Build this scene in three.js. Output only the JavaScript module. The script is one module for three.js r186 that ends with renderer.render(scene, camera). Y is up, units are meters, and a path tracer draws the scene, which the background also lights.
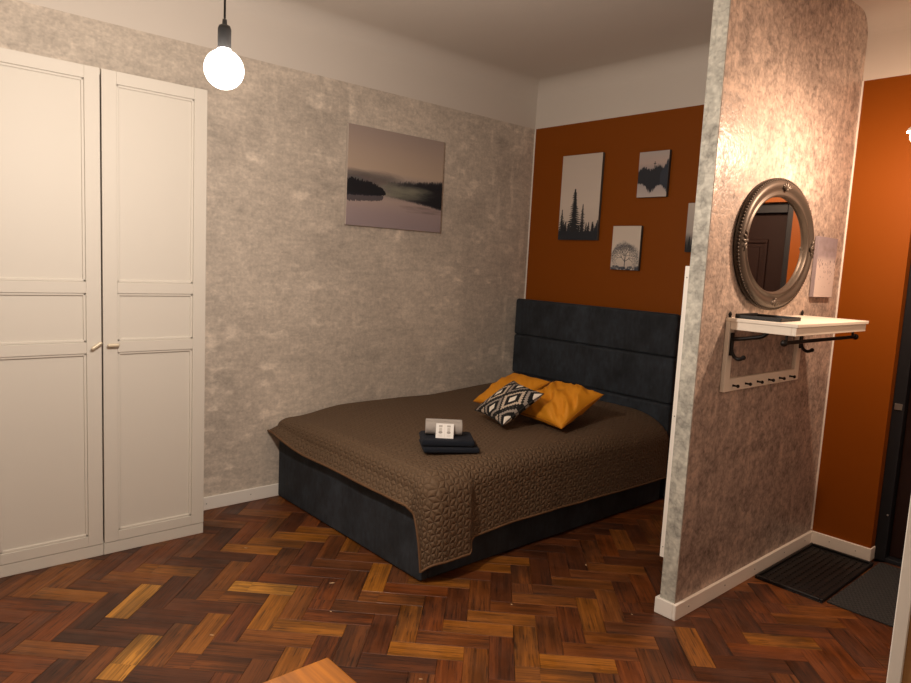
import * as THREE from 'three';
import { RoundedBoxGeometry } from 'three/addons/geometries/RoundedBoxGeometry.js';
import { mergeGeometries, mergeVertices } from 'three/addons/utils/BufferGeometryUtils.js';

// ---------------------------------------------------------------- camera, light, exposure
const scene = new THREE.Scene();
scene.background = new THREE.Color(0x000000);
const renderer = new THREE.WebGLRenderer({ antialias: true });
renderer.toneMapping = THREE.LinearToneMapping;
renderer.toneMappingExposure = 0.098;
renderer.shadowMap.enabled = true;
const camera = new THREE.PerspectiveCamera(52.998, 911 / 683, 0.05, 50);
camera.position.set(3.9046, 1.553, 4.2638);
camera.rotation.order = 'YXZ';
camera.rotation.set(-0.1147, 0.84188, 0.05182);
const PENDANT = { pos: [1.932, 2.064, 3.438], color: new THREE.Color(1, 0.87, 0.75), power: 84 };
const HALL_LAMP = { pos: [2.94, 2.19, 0.815], color: new THREE.Color(1, 0.69, 0.48), power: 48 };

// ---------------------------------------------------------------- dimensions (metres)
const H = 3.02, PAINT = 2.668;              // ceiling height, top of the colour on the walls
const XL = -0.025;                          // face of the left wall
const XP = 2.407, TP = 0.076, ZP = 1.517;   // dividing wall: hall face, thickness, free end
const XH = 3.6, ZH = 2.99;                  // hall side wall: face and free end
const XR = 5.2, ZB = 5.6;                   // room limits behind the camera
const XD0 = 2.73, XD1 = 3.52, YD = 2.02;    // entrance door opening

// ---------------------------------------------------------------- random and noise
function rng(seed) { let s = seed >>> 0; return () => { s = (s + 0x6D2B79F5) | 0; let t = Math.imul(s ^ (s >>> 15), 1 | s); t = (t + Math.imul(t ^ (t >>> 7), 61 | t)) ^ t; return ((t ^ (t >>> 14)) >>> 0) / 4294967296; }; }
const NT = new Float32Array(65536); { const r = rng(7); for (let i = 0; i < 65536; i++) NT[i] = r(); }
function vn(x, y, s = 0) {
  const xi = Math.floor(x), yi = Math.floor(y); let fx = x - xi, fy = y - yi;
  fx = fx * fx * (3 - 2 * fx); fy = fy * fy * (3 - 2 * fy);
  const a = ((xi + s * 37) & 255), b = ((xi + 1 + s * 37) & 255), c = ((yi + s * 91) & 255) << 8, d = ((yi + 1 + s * 91) & 255) << 8;
  const p = NT[a | c], q = NT[b | c], r = NT[a | d], t = NT[b | d];
  return (p + (q - p) * fx) * (1 - fy) + (r + (t - r) * fx) * fy;
}
function fbm(x, y, o, s = 0) { let v = 0, a = 0.5, n = 0; for (let i = 0; i < o; i++) { v += a * vn(x, y, s + i); n += a; a *= 0.5; x = x * 2.03 + 11.3; y = y * 2.03 + 5.7; } return v / n; }
const sm = (a, b, x) => { const t = Math.min(1, Math.max(0, (x - a) / (b - a))); return t * t * (3 - 2 * t); };
const lerp = (a, b, t) => a + (b - a) * t;

function tex(w, h, f, srgb = true, wrap = THREE.RepeatWrapping) {
  const d = new Uint8Array(w * h * 4);
  for (let j = 0; j < h; j++) for (let i = 0; i < w; i++) {
    const c = f(i, j), k = (j * w + i) * 4;
    if (typeof c === 'number') d[k] = d[k + 1] = d[k + 2] = Math.max(0, Math.min(255, c * 255));
    else for (let e = 0; e < 3; e++) d[k + e] = Math.max(0, Math.min(255, c[e] * 255));
    d[k + 3] = 255;
  }
  const t = new THREE.DataTexture(d, w, h); t.wrapS = t.wrapT = wrap; t.magFilter = THREE.LinearFilter; t.minFilter = THREE.LinearMipmapLinearFilter; t.generateMipmaps = true;
  if (srgb) t.colorSpace = THREE.SRGBColorSpace; t.needsUpdate = true; return t;
}
function canvasTex(w, h, draw) {
  const c = document.createElement('canvas'); c.width = w; c.height = h; draw(c.getContext('2d'), w, h);
  const t = new THREE.CanvasTexture(c); t.colorSpace = THREE.SRGBColorSpace; return t;
}
function rep(t, u, v) { const c = t.clone(); c.wrapS = c.wrapT = THREE.RepeatWrapping; c.repeat.set(u, v); c.needsUpdate = true; return c; }

// ---------------------------------------------------------------- materials
const std = (o) => new THREE.MeshStandardMaterial(o);
const phy = (o) => new THREE.MeshPhysicalMaterial(o);
// troweled plaster: short level strokes, crossing scratches, paler worn patches; `size` metres a tile
function plasterField(seed, blot, flake, N, size) {
  const px = size / N, f = new Float32Array(N * N);
  for (let j = 0; j < N; j++) for (let i = 0; i < N; i++) {
    const x = i * px, y = j * px;
    const wob = 0.03 * fbm(x * 6, y * 6, 2, seed + 40);
    const strokes = fbm(x * 16, (y + wob) * 62, 4, seed) - 0.5;
    const weave = fbm(x * 110, y * 26, 2, seed + 9) - 0.5;
    const patch = sm(0.5, 0.72, fbm(x * 2.3, y * 1.7, 5, seed + 17));
    const drip = sm(0.6, 0.78, fbm(x * 13, y * 3.2, 4, seed + 23)) * sm(0.35, 0.6, fbm(x * 1.4, y * 1.2, 2, seed + 31));
    const dark = sm(0.52, 0.75, fbm(x * 3.1 + 7, y * 4.6, 5, seed + 51));
    const ln = fbm(x * 34 + 2 * fbm(x * 6, y * 6, 2, seed + 71), y * 30, 3, seed + 74), crack = Math.pow(1 - Math.abs(2 * ln - 1), 9);
    const chip = 0.55 * (fbm(x * 24 + 2 * fbm(x * 7, y * 7, 2, seed + 66), y * 20, 4, seed + 68) - 0.5) + 0.65 * fbm(x * 58 + 1.5 * fbm(x * 9, y * 9, 2, seed + 61), y * 64 + 1.5 * fbm(x * 8, y * 8, 2, seed + 62), 5, seed + 65) - 0.325;
    const smear = sm(0.55, 0.8, fbm(x * 9, (y + wob) * 16, 5, seed + 81)) * sm(0.45, 0.65, fbm(x * 1.6, y * 1.9, 3, seed + 85));
    f[j * N + i] = 0.5 + (0.2 - 0.1 * flake) * strokes + 0.08 * weave + blot * (0.08 * patch + 0.15 * drip + 0.18 * smear - 0.09 * dark) + (0.22 + 0.58 * flake) * chip - 0.22 * flake * crack + 0.22 * (fbm(x * 90, y * 120, 3, seed + 3) - 0.5);
  }
  return { N, f };
}
function plasterMaps(seed, blot, c, amp, flake, rough, N = 1024, size = 2.56) {
  const { f } = plasterField(seed, blot, flake, N, size);
  return {
    map: tex(N, N, (i, j) => { const v = 1 + amp * (f[j * N + i] - 0.5); return [c[0] * v, c[1] * v, c[2] * (v * 0.98 + 0.02)]; }, true, THREE.MirroredRepeatWrapping),
    bumpMap: tex(N, N, (i, j) => f[j * N + i], false, THREE.MirroredRepeatWrapping),
    roughnessMap: tex(N, N, (i, j) => rough - 0.5 * (f[j * N + i] - 0.5), false, THREE.MirroredRepeatWrapping),
  };
}
const M = {};
M.plaster = std({ ...plasterMaps(3, 1, [0.775, 0.735, 0.685], 0.72, 0, 0.54, 1700, 4.6), roughness: 1, bumpScale: 0.0026 });
M.stucco = std({ ...plasterMaps(61, 1.1, [0.69, 0.625, 0.58], 0.72, 1, 0.42), roughness: 1, bumpScale: 0.0034 });
const orangeN = tex(256, 256, (i, j) => 0.5 + 0.6 * (fbm(i / 5, j / 5, 3, 5) - 0.5), false);
M.edge = std({ ...plasterMaps(93, 1, [0.70, 0.695, 0.655], 0.6, 1, 0.6, 512, 1.28), roughness: 1, bumpScale: 0.002 });  // greyer copy of the stucco, cooler light on the wall end put into its colour
M.orange = phy({ color: 0x854402, roughness: 0.5, specularIntensity: 0.4, bumpMap: orangeN, bumpScale: 0.0004 });
M.white = std({ color: 0xd8d1c8, roughness: 0.85, bumpMap: orangeN, bumpScale: 0.0006 });
M.lilac = std({ color: 0xb5a9a3, roughness: 0.7, bumpMap: orangeN, bumpScale: 0.0005 });
M.skirt = std({ color: 0xf0ece4, roughness: 0.4 });
M.wardrobe = std({ color: 0xd0cbc1, roughness: 0.56 });
M.wardrobeIn = std({ color: 0xd8d1c4, roughness: 0.6 });
M.cream = std({ color: 0xefe8da, roughness: 0.38 });
M.blackIron = std({ color: 0x161413, roughness: 0.42, metalness: 0.4 });
M.blackPlastic = std({ color: 0x111112, roughness: 0.5 });
M.steel = std({ color: 0xa9a9a6, roughness: 0.3, metalness: 1 });
M.brass = std({ color: 0xd9cdb4, roughness: 0.32, metalness: 0.25 });
M.frameDark = phy({ color: 0x1b1c20, roughness: 0.5, specularIntensity: 0.5 });
M.doorBrown = phy({ color: 0x1f0d07, roughness: 0.6, specularIntensity: 0.35 });
M.subfloor = std({ color: 0x1a0d06, roughness: 0.9 });
M.rawWood = std({ color: 0xa97f4f, roughness: 0.6 });

// ---------------------------------------------------------------- scene helpers
const used = {};
function numbered(n) { const k = used[n] = (used[n] ?? -1) + 1; return k ? `${n}_${String(k).padStart(3, '0')}` : n; }
function shade(o) { o.castShadow = o.receiveShadow = true; return o; }
function thing(name, label, category, pos = [0, 0, 0], ry = 0, group) {
  const g = new THREE.Group(); g.name = numbered(name); g.position.set(...pos); g.rotation.y = ry; scene.add(g);
  g.userData = { label, category }; if (group) g.userData.group = group; return g;
}
function struct(name, label, category, pos = [0, 0, 0], ry = 0) { const g = thing(name, label, category, pos, ry); g.userData.kind = 'structure'; return g; }
function part(name, geo, mat, parent, pos, rot) {
  const m = shade(new THREE.Mesh(geo, mat)); m.name = name; if (pos) m.position.set(...pos); if (rot) m.rotation.set(...rot); parent.add(m); return m;
}
function sub(name, parent, pos) { const g = new THREE.Group(); g.name = name; if (pos) g.position.set(...pos); parent.add(g); return g; }
// texture coordinates in metres from the side each face looks to, over `s` metres
function boxUV(geo, s = 1, ou = 0, ov = 0) {
  const g = geo.index ? geo.toNonIndexed() : geo; const p = g.attributes.position, n = g.attributes.normal, uv = new Float32Array(p.count * 2);
  for (let i = 0; i < p.count; i++) {
    const ax = Math.abs(n.getX(i)), ay = Math.abs(n.getY(i)), az = Math.abs(n.getZ(i)); let u, v;
    if (ax >= ay && ax >= az) { u = p.getZ(i); v = p.getY(i); } else if (ay >= az) { u = p.getX(i); v = p.getZ(i); } else { u = p.getX(i); v = p.getY(i); }
    uv[2 * i] = (u + ou) / s; uv[2 * i + 1] = (v + ov) / s;
  }
  g.setAttribute('uv', new THREE.BufferAttribute(uv, 2)); return g;
}
// a slab between two corners, in world metres
function slab(x0, x1, y0, y1, z0, z1, s = 1) { const g = new THREE.BoxGeometry(x1 - x0, y1 - y0, z1 - z0); g.translate((x0 + x1) / 2, (y0 + y1) / 2, (z0 + z1) / 2); return boxUV(g, s); }
function rslab(x0, x1, y0, y1, z0, z1, r = 0.003, seg = 2) { const g = new RoundedBoxGeometry(x1 - x0, y1 - y0, z1 - z0, seg, r); g.translate((x0 + x1) / 2, (y0 + y1) / 2, (z0 + z1) / 2); return g; }
const V = (x, y, z) => new THREE.Vector3(x, y, z);
function tube(pts, r, seg = 24, rad = 8) { return new THREE.TubeGeometry(new THREE.CatmullRomCurve3(pts.map((p) => V(...p))), seg, r, rad, false); }
function lathe(pts, seg = 24) { return new THREE.LatheGeometry(pts.map((p) => new THREE.Vector2(p[0], p[1])), seg); }

// ---------------------------------------------------------------- the room
const T = 0.16;
{
  const w = struct('wall_left', 'grey troweled plaster wall behind the wardrobe and bed, white above', 'wall');
  part('plaster', slab(XL - T, XL, -0.1, PAINT, -0.3, ZB, 4.6), M.plaster, w);
  part('white_band', slab(XL - T, XL, PAINT, H + 0.1, -0.3, ZB), M.white, w);
  const e = struct('wall_end', 'burnt orange end wall of the bed alcove and entrance, white above', 'wall');
  part('orange_field', slab(XL, XD0, -0.1, PAINT, -0.3, 0), M.orange, e);
  part('orange_field', slab(XD0, XD1, YD, PAINT, -0.3, 0), M.orange, e);
  part('orange_field', slab(XD1, XH + 0.12, -0.1, PAINT, -0.3, 0), M.orange, e);
  part('white_band', slab(XL, XH + 0.12, PAINT, H + 0.1, -0.3, 0), M.white, e);
  const p = struct('wall_partition', 'pale stucco dividing wall carrying the oval mirror', 'wall');
  part('stucco', slab(XP - TP, XP, 0, H, 0, ZP - 0.004, 2.56), M.stucco, p);
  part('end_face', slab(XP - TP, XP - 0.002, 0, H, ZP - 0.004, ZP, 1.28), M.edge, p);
  const h = struct('wall_hall', 'pale entrance hall side wall with a white edged corner', 'wall');
  part('plaster', slab(XH, XH + 0.12, 0, PAINT, 0, ZH - 0.02), M.lilac, h);
  part('white_band', slab(XH, XH + 0.12, PAINT, H, 0, ZH - 0.02), M.white, h);
  const n = struct('wall_near', 'pale lilac grey wall at the right edge behind a white trim', 'wall');
  part('plaster', slab(XH + 0.12, XR, 0, H, ZH - 0.14, ZH - 0.02), M.lilac, n);
  part('plaster', slab(XH + 0.042, XH + 0.12, 0, H, ZH - 0.02, ZH - 0.004), M.lilac, n);
  const t = struct('trim_1', 'white vertical corner trim with a raw wood strip beside it', 'trim');
  part('corner_board', rslab(XH, XH + 0.021, 0, 2.2, ZH - 0.02, ZH, 0.002), M.skirt, t);
  part('wood_strip', slab(XH + 0.021, XH + 0.042, 0, 2.2, ZH - 0.02, ZH - 0.003), M.rawWood, t);
  const r = struct('wall_right', 'grey plaster wall on the far right of the room', 'wall');
  part('plaster', slab(XR, XR + T, -0.1, H + 0.1, ZH - 0.14, ZB, 4.6), M.plaster, r);
  const b = struct('wall_back', 'grey plaster wall behind the viewer', 'wall');
  part('plaster', slab(-T, XR + T, -0.1, H + 0.1, ZB, ZB + T, 4.6), M.plaster, b);
  // ceiling with a hollow cove along the walls
  const c = struct('ceiling', 'white plaster ceiling with rounded coves along the walls', 'ceiling');
  part('plaster', slab(-T, XR + T, H, H + 0.12, -0.3, ZB + T), M.white, c);
  const R = 0.13;
  function cove(len) {
    const s = new THREE.Shape(); s.moveTo(0, 0); s.lineTo(0, -R);
    for (let i = 1; i <= 12; i++) { const a = (i / 12) * Math.PI / 2; s.lineTo(R - R * Math.cos(a), -R + R * Math.sin(a)); }
    s.lineTo(0, 0); return new THREE.ExtrudeGeometry(s, { depth: len, bevelEnabled: false, curveSegments: 12 });
  }
  part('cove', cove(ZB), M.white, c, [XL, H, 0]);
  part('cove', cove(XP - TP - XL), M.white, c, [XP - TP, H, 0], [0, -Math.PI / 2, 0]);
  part('cove', cove(XH - XP), M.white, c, [XH, H, 0], [0, -Math.PI / 2, 0]);
}
// skirting boards
function skirt(name, label, boxes, screws = []) {
  const s = struct(name, label, 'skirting');
  for (const b of boxes) part('board', rslab(...b, 0.004), M.skirt, s);
  for (const [x, y, z] of screws) part('screw', new THREE.SphereGeometry(0.0035, 8, 6), M.steel, s, [x, y, z]);
}
skirt('baseboard_left', 'white skirting board between wardrobe and bed', [[XL, XL + 0.015, 0, 0.08, 0.02, 2.84]], [[XL + 0.0155, 0.045, 2.42], [XL + 0.0155, 0.04, 2.7]]);
skirt('baseboard_partition', 'white skirting board wrapped round the stucco dividing wall', [
  [XP, XP + 0.016, 0, 0.075, 0.016, ZP + 0.016], [XP - TP - 0.016, XP, 0, 0.075, ZP, ZP + 0.016], [XP - TP - 0.016, XP - TP, 0, 0.075, 0.016, ZP]],
[[XP + 0.0165, 0.04, 1.42], [XP + 0.0165, 0.043, 1.08], [XP + 0.0165, 0.04, 0.76], [XP + 0.0165, 0.042, 0.12], [XP + 0.0165, 0.04, 0.4]]);
skirt('baseboard_hall', 'short white skirting board under the orange entrance wall', [[XP, XD0 + 0.006, 0, 0.075, 0, 0.016], [XD0 - 0.01, XD0 + 0.006, 0, 0.075, -0.08, 0]], [[2.52, 0.045, 0.0165], [2.66, 0.04, 0.0165]]);
skirt('baseboard_end', 'white skirting board under the orange wall behind the bed', [[XL + 0.016, XP - TP, 0, 0.075, 0, 0.016]]);
{
  const t = struct('trim_2', 'thin pale sealed line in the corner of grey and orange walls', 'trim');
  part('strip', slab(XL, XL + 0.009, 0.08, PAINT, 0, 0.004), M.skirt, t);
  const u = struct('trim_3', 'thin pale sealed line where stucco meets the orange entrance wall', 'trim');
  part('strip', slab(XP, XP + 0.008, 0.08, PAINT, 0, 0.004), M.skirt, u);
}

// ---------------------------------------------------------------- parquet
{
  const W = 512, L = 1024;                                           // 1 m by 2 m of oak figure
  const grain = (i, j) => {
    const x = i / W, y = j / L * 2, warp = 0.02 * fbm(x * 5, y * 1.5, 3, 70);
    const g = fbm((x + warp) * 46, y * 2.4, 4, 71) - 0.5, fine = fbm((x + warp) * 210, y * 5, 2, 75) - 0.5;
    const pores = sm(0.66, 0.8, fbm(x * 260, y * 14, 2, 79)), cloud = fbm(x * 7, y * 4, 4, 83) - 0.5;
    return { v: 0.84 + 0.5 * g + 0.4 * fine - 0.26 * pores + 0.5 * cloud, g: fine + g - pores };
  };
  const gmap = tex(W, L, (i, j) => { const v = grain(i, j).v; return [v, v * 0.98, v * 0.95]; });
  const gb = tex(W, L, (i, j) => 0.5 + 0.5 * grain(i, j).g, false);
  const gr = tex(W, L, (i, j) => 0.42 + 0.5 * (fbm(i / W * 9, j / L * 16, 4, 88) - 0.35), false);
  const tones = ['#693818', '#73411b', '#5c3116', '#7f4b1d', '#522b13', '#8c561b', '#663a1a', '#9b621d', '#c08736', '#763e16'];
  const weight = [0, 0, 0, 0, 1, 1, 1, 2, 2, 2, 3, 3, 4, 4, 6, 6, 9, 9, 9, 5];
  const pale = [[1.08, 2.87], [0.86, 3.38], [1.29, 3.52]], honey = [[1.31, 2.94], [1.52, 2.87], [1.36, 2.41], [1.75, 2.52], [1.96, 2.6], [1.91, 2.37], [1.67, 3.03], [1.3, 3.23], [0.66, 3.55], [0.68, 2.37], [0.62, 2.71], [0.54, 3.25], [1.96, 2.22], [2.18, 1.83], [2.38, 2.17], [2.03, 2.53], [2.59, 1.59], [2.76, 1.37], [2.3, 2.8]];   // blocks of lighter oak
  const holds = (o, list) => list.some(([x, z]) => { const a = ((x - o.x) - (z - o.z)) * Math.SQRT1_2, b = (-(x - o.x) - (z - o.z)) * Math.SQRT1_2; return o.dir ? Math.abs(a) < 0.05 && Math.abs(b) < 0.15 : Math.abs(a) < 0.15 && Math.abs(b) < 0.05; });
  const mats = tones.map((c) => std({ color: c, map: gmap, bumpMap: gb, bumpScale: 0.0005, roughnessMap: gr, roughness: 1 }));
  const U = 0.101, LN = 0.303, A0 = -1.413, B0 = -2.84, TH = 0.018, gap = 0.0011;
  const rr = rng(42), geos = [];
  for (let k = 0; k < 14; k++) {                                     // a block with small chamfers, lying along local x
    const l = LN / 2 - gap / 2, w = U / 2 - gap / 2, c = 0.0008, tp = 0.0005 * (rr() - 0.5);
    const s = new THREE.Shape(); s.moveTo(-l, -w); s.lineTo(l, -w); s.lineTo(l, w); s.lineTo(-l, w); s.closePath();
    const g = new THREE.ExtrudeGeometry(s, { depth: TH - c, bevelEnabled: true, bevelThickness: c, bevelSize: c, bevelOffset: -c, bevelSegments: 1 });
    g.rotateX(-Math.PI / 2); g.translate(0, -TH + tp, 0);
    const p = g.attributes.position, uv = new Float32Array(p.count * 2), ou = rr(), ov = rr();
    for (let i = 0; i < p.count; i++) { uv[2 * i] = p.getZ(i) + ou; uv[2 * i + 1] = (p.getX(i)) / 2 + ov; }
    g.setAttribute('uv', new THREE.BufferAttribute(uv, 2)); geos.push(g);
  }
  const f = struct('floor', 'worn brown herringbone parquet floor', 'floor');
  part('subfloor', slab(-T, XR + T, -0.12, -0.017, -0.3, ZB + T), M.subfloor, f);
  camera.updateMatrixWorld(); camera.updateProjectionMatrix();
  const inside = (x, z, x0, x1, z0, z1) => x > x0 && x < x1 && z > z0 && z < z1;
  const all = []; const v = V(0, 0, 0), s2 = Math.SQRT1_2;
  for (let m = -16; m < 24; m++) for (let k = -60; k < 60; k++) for (const dir of [0, 1]) {
    const a = dir ? k + 3 + 6 * m + 0.5 : k + 6 * m + 1.5, b = dir ? k - 2 + 1.5 : k + 0.5;
    const pa = A0 + a * U, pb = B0 + b * U;                          // along (+x, -z) and (-x, -z)
    const x = (pa - pb) * s2, z = (-pa - pb) * s2;
    if (x < -0.09 || x > XR - 0.1 || z < -0.12 || z > ZB - 0.1) continue;
    if (inside(x, z, XH + 0.2, 9, -1, ZH - 0.25) || inside(x, z, -1, XD0 - 0.02, -1, -0.06)) continue;
    const hidden = inside(x, z, -1, 1.36, 0, 2.06) || inside(x, z, -1, 0.16, 2.8, 3.9) || inside(x, z, 2.5, 2.7, 0.15, 0.7) || inside(x, z, 2.85, 3.4, 0.05, 0.62) || inside(x, z, -1, 2.3, -1, 0.15);
    let vis = 0;
    for (const [dx, dz] of [[0, 0], [0.1, 0.1], [-0.1, -0.1], [0.1, -0.1], [-0.1, 0.1]]) { v.set(x + dx, 0, z + dz).project(camera); if (Math.abs(v.x) < 1.0 && Math.abs(v.y) < 1.0 && v.z < 1) vis = 1; }
    all.push({ x, z, dir, see: vis && !hidden, d: Math.hypot(x - 3.9, z - 4.26) });
  }
  all.sort((p, q) => (q.see - p.see) || p.d - q.d);
  const rest = [];
  all.forEach((o, i) => {
    const g = geos[Math.floor(rr() * geos.length)], q = rr(), mt = mats[holds(o, pale) ? 8 : holds(o, honey) ? (q < 0.6 ? 5 : 7) : weight[Math.floor(q * weight.length)]], ry = (o.dir ? 3 : 1) * Math.PI / 4 + (rr() - 0.5) * 0.006;
    if (o.see && i < 300) part('parquet_block', g, mt, f, [o.x, 0, o.z], [0, ry, 0]);
    else { const c = g.clone(); c.rotateY(ry); c.translate(o.x, 0, o.z); (rest[mats.indexOf(mt)] ??= []).push(c); }
  });
  const CHIPS = [[1.222, 2.58, 0.014, 1.1], [1.45, 2.724, 0.007, 0.4], [2.071, 2.713, 0.008, 0.8], [1.878, 2.023, 0.007, 0.2], [1.816, 1.392, 0.012, -0.8], [2.269, 1.638, 0.006, 0], [0.623, 2.74, 0.01, 0.7], [1.331, 3.208, 0.01, 0.8]];
  const bare = std({ color: 0xc9ab84, roughness: 0.8 });              // splinters of varnish lost at the joints
  for (const [x, z, l, t] of CHIPS) part('bare_splinter', new THREE.SphereGeometry(1, 8, 5).scale(l, 0.0008, l * 0.3), bare, f, [x, 0.0006, z], [0, t, 0]);
  rest.forEach((list, i) => { const m = part('parquet_remainder', mergeGeometries(list), mats[i], f); m.userData.kind = 'stuff'; });
}

// ---------------------------------------------------------------- entrance door, mats
{
  const d = struct('door_1', 'dark brown panelled entrance door in a charcoal frame', 'door', [XD0, 0, -0.06]);
  const W = XD1 - XD0, fw = 0.06;
  part('jamb', rslab(0, fw, 0.0, YD, -0.1, 0, 0.004), M.frameDark, d); part('jamb', rslab(W - fw, W, 0, YD, -0.1, 0, 0.004), M.frameDark, d);
  part('head_jamb', rslab(fw, W - fw, YD - fw, YD, -0.1, 0, 0.004), M.frameDark, d);
  part('threshold', rslab(fw, W - fw, 0, 0.025, -0.1, 0.0, 0.004), M.frameDark, d);
  const leaf = sub('leaf', d);
  part('slab', rslab(fw + 0.003, W - fw - 0.003, 0.028, YD - fw - 0.003, -0.09, -0.05, 0.003), M.doorBrown, leaf);
  const px0 = fw + 0.12, px1 = W - fw - 0.12;
  for (const [y0, y1] of [[1.06, 1.8], [0.2, 0.9]]) {
    part('raised_panel', rslab(px0 + 0.05, px1 - 0.05, y0 + 0.05, y1 - 0.05, -0.053, -0.043, 0.004), M.doorBrown, leaf);
    for (const b of [[px0, px1, y0, y0 + 0.025], [px0, px1, y1 - 0.025, y1], [px0, px0 + 0.025, y0 + 0.025, y1 - 0.025], [px1 - 0.025, px1, y0 + 0.025, y1 - 0.025]])
      part('moulding', rslab(...b, -0.052, -0.038, 0.005), M.doorBrown, leaf);
  }
  part('lock_plate', rslab(fw + 0.02, fw + 0.07, 0.9, 1.13, -0.051, -0.04, 0.004), M.blackPlastic, leaf);
  part('handle', mergeGeometries([tube([[fw + 0.045, 1.05, -0.04], [fw + 0.045, 1.05, 0.0], [fw + 0.06, 1.05, 0.008], [fw + 0.16, 1.05, 0.008]], 0.009), new THREE.CylinderGeometry(0.018, 0.018, 0.01, 16).rotateX(Math.PI / 2).translate(fw + 0.045, 1.05, -0.036)]), M.blackPlastic, leaf);
  part('strike_plate', rslab(0.012, 0.05, 0.87, 0.905, -0.002, 0.006, 0.002), M.steel, d);
  part('catch', new THREE.SphereGeometry(0.006, 8, 6), M.steel, d, [0.045, 0.27, 0]);
}
{
  // low black tray with a raised rim and rows of small studs
  const t = thing('boot_tray', 'black rubber boot tray with a raised rim against the white skirting', 'boot tray', [2.602, 0, 0.415]);
  const w = 0.333, l = 0.725;
  part('base', rslab(-w / 2, w / 2, 0.001, 0.006, -l / 2, l / 2, 0.002), M.blackPlastic, t);
  const r = 0.014;
  part('rim', mergeGeometries([rslab(-w / 2, -w / 2 + r, 0.006, 0.02, -l / 2, l / 2, 0.004), rslab(w / 2 - r, w / 2, 0.006, 0.02, -l / 2, l / 2, 0.004), rslab(-w / 2 + r, w / 2 - r, 0.006, 0.02, -l / 2, -l / 2 + r, 0.004), rslab(-w / 2 + r, w / 2 - r, 0.006, 0.02, l / 2 - r, l / 2, 0.004)]), M.blackPlastic, t);
  const studs = []; for (let i = 0; i < 9; i++) for (let j = 0; j < 22; j++) studs.push(new THREE.BoxGeometry(0.007, 0.004, 0.016).translate(-0.128 + i * 0.032, 0.0075, -0.315 + j * 0.03));
  const s = part('studs', mergeGeometries(studs), M.blackPlastic, t); s.userData.kind = 'stuff';
  const rib = tex(256, 256, (i, j) => 0.5 + 0.32 * Math.sin(i / 256 * Math.PI * 2 * 16 + 2.2 * Math.sin(j / 256 * Math.PI * 2 * 8)) + 0.35 * (fbm(i / 2, j / 2, 2, 12) - 0.5), false);
  const ribc = tex(256, 256, (i, j) => 0.17 + 0.05 * Math.sin(i / 256 * Math.PI * 2 * 16 + 2.2 * Math.sin(j / 256 * Math.PI * 2 * 8)) + 0.16 * (fbm(i / 2, j / 2, 2, 12) - 0.5));
  const g = boxUV(new RoundedBoxGeometry(0.72, 0.007, 0.765, 2, 0.003), 0.3);
  const m = part('door_mat', g, std({ map: ribc, bumpMap: rib, bumpScale: 0.003, roughness: 0.95 }), scene, [3.137, 0.0045, 0.363]);
  m.name = numbered('door_mat'); m.userData = { label: 'grey ribbed carpet door mat in front of the dark entrance door', category: 'door mat' };
}

// ---------------------------------------------------------------- wardrobe
{
  const w = thing('wardrobe', 'tall cream white two door wardrobe with framed panels by the grey wall', 'wardrobe', [-0.006, 0, 3.347], Math.PI / 2);
  const hw = 0.504, D = 0.314, Ht = 2.364, dt = 0.02, F = D - dt;       // local x runs to the bed, z out of the wall
  for (const s of [-1, 1]) part('side_panel', rslab(s < 0 ? -hw : hw - 0.018, s < 0 ? -hw + 0.018 : hw, 0.0, Ht - 0.005, 0, F - 0.018, 0.001), M.wardrobe, w);
  part('top_panel', rslab(-hw + 0.018, hw - 0.018, Ht - 0.025, Ht - 0.005, 0, F - 0.003, 0.001), M.wardrobe, w);
  part('bottom_panel', rslab(-hw + 0.018, hw - 0.018, 0.05, 0.068, 0, F - 0.003, 0.001), M.wardrobe, w);
  part('back_panel', slab(-hw + 0.018, hw - 0.018, 0.05, Ht - 0.025, 0, 0.006), M.wardrobeIn, w);
  for (const s of [-1, 1]) part('plinth', rslab(s < 0 ? -hw : 0.001, s < 0 ? -0.001 : hw, 0, 0.058, F - 0.016, D - 0.003, 0.002), M.wardrobe, w);
  for (const s of [-1, 1]) {
    const x0 = s < 0 ? -hw : 0.0035, x1 = s < 0 ? -0.0035 : hw, y0 = 0.061, y1 = Ht, st = 0.066;
    const door = sub('door', w);
    for (const [a, b] of [[x0, x0 + st], [x1 - st, x1]]) part('stile', rslab(a, b, y0, y1, F, D, 0.0022), M.wardrobe, door);
    for (const [a, b] of [[y0, 0.112], [1.028, 1.082], [1.318, 1.372], [2.306, y1]]) part('rail', rslab(x0 + st, x1 - st, a, b, F, D - 0.0006, 0.0018), M.wardrobe, door);
    for (const [a, b] of [[0.112, 1.028], [1.082, 1.318], [1.372, 2.306]]) {
      part('panel', rslab(x0 + st + 0.001, x1 - st - 0.001, a + 0.001, b - 0.001, F + 0.001, D - 0.014, 0.001), M.wardrobe, door);
      const q = 0.012, mz = [F + 0.003, D - 0.006];
      part('bead', mergeGeometries([rslab(x0 + st, x0 + st + q, a, b, ...mz, 0.003), rslab(x1 - st - q, x1 - st, a, b, ...mz, 0.003), rslab(x0 + st, x1 - st, a, a + q, ...mz, 0.003), rslab(x0 + st, x1 - st, b - q, b, ...mz, 0.003)]), M.wardrobe, door);
    }
    const k = sub('knob', door, [s < 0 ? -0.03 : 0.045, 1.066, D]);
    part('stem', new THREE.CylinderGeometry(0.005, 0.006, 0.016, 12).rotateX(Math.PI / 2), M.brass, door, [s < 0 ? -0.03 : 0.045, 1.066, D + 0.008]);
    const bar = new THREE.CapsuleGeometry(0.0085, 0.04, 6, 14).rotateZ(Math.PI / 2).scale(1, 1, 0.8);
    part('bar', bar, M.brass, k, [0, 0, 0.02], [0, 0, s < 0 ? 0.62 : 0]);
  }
}

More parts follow.
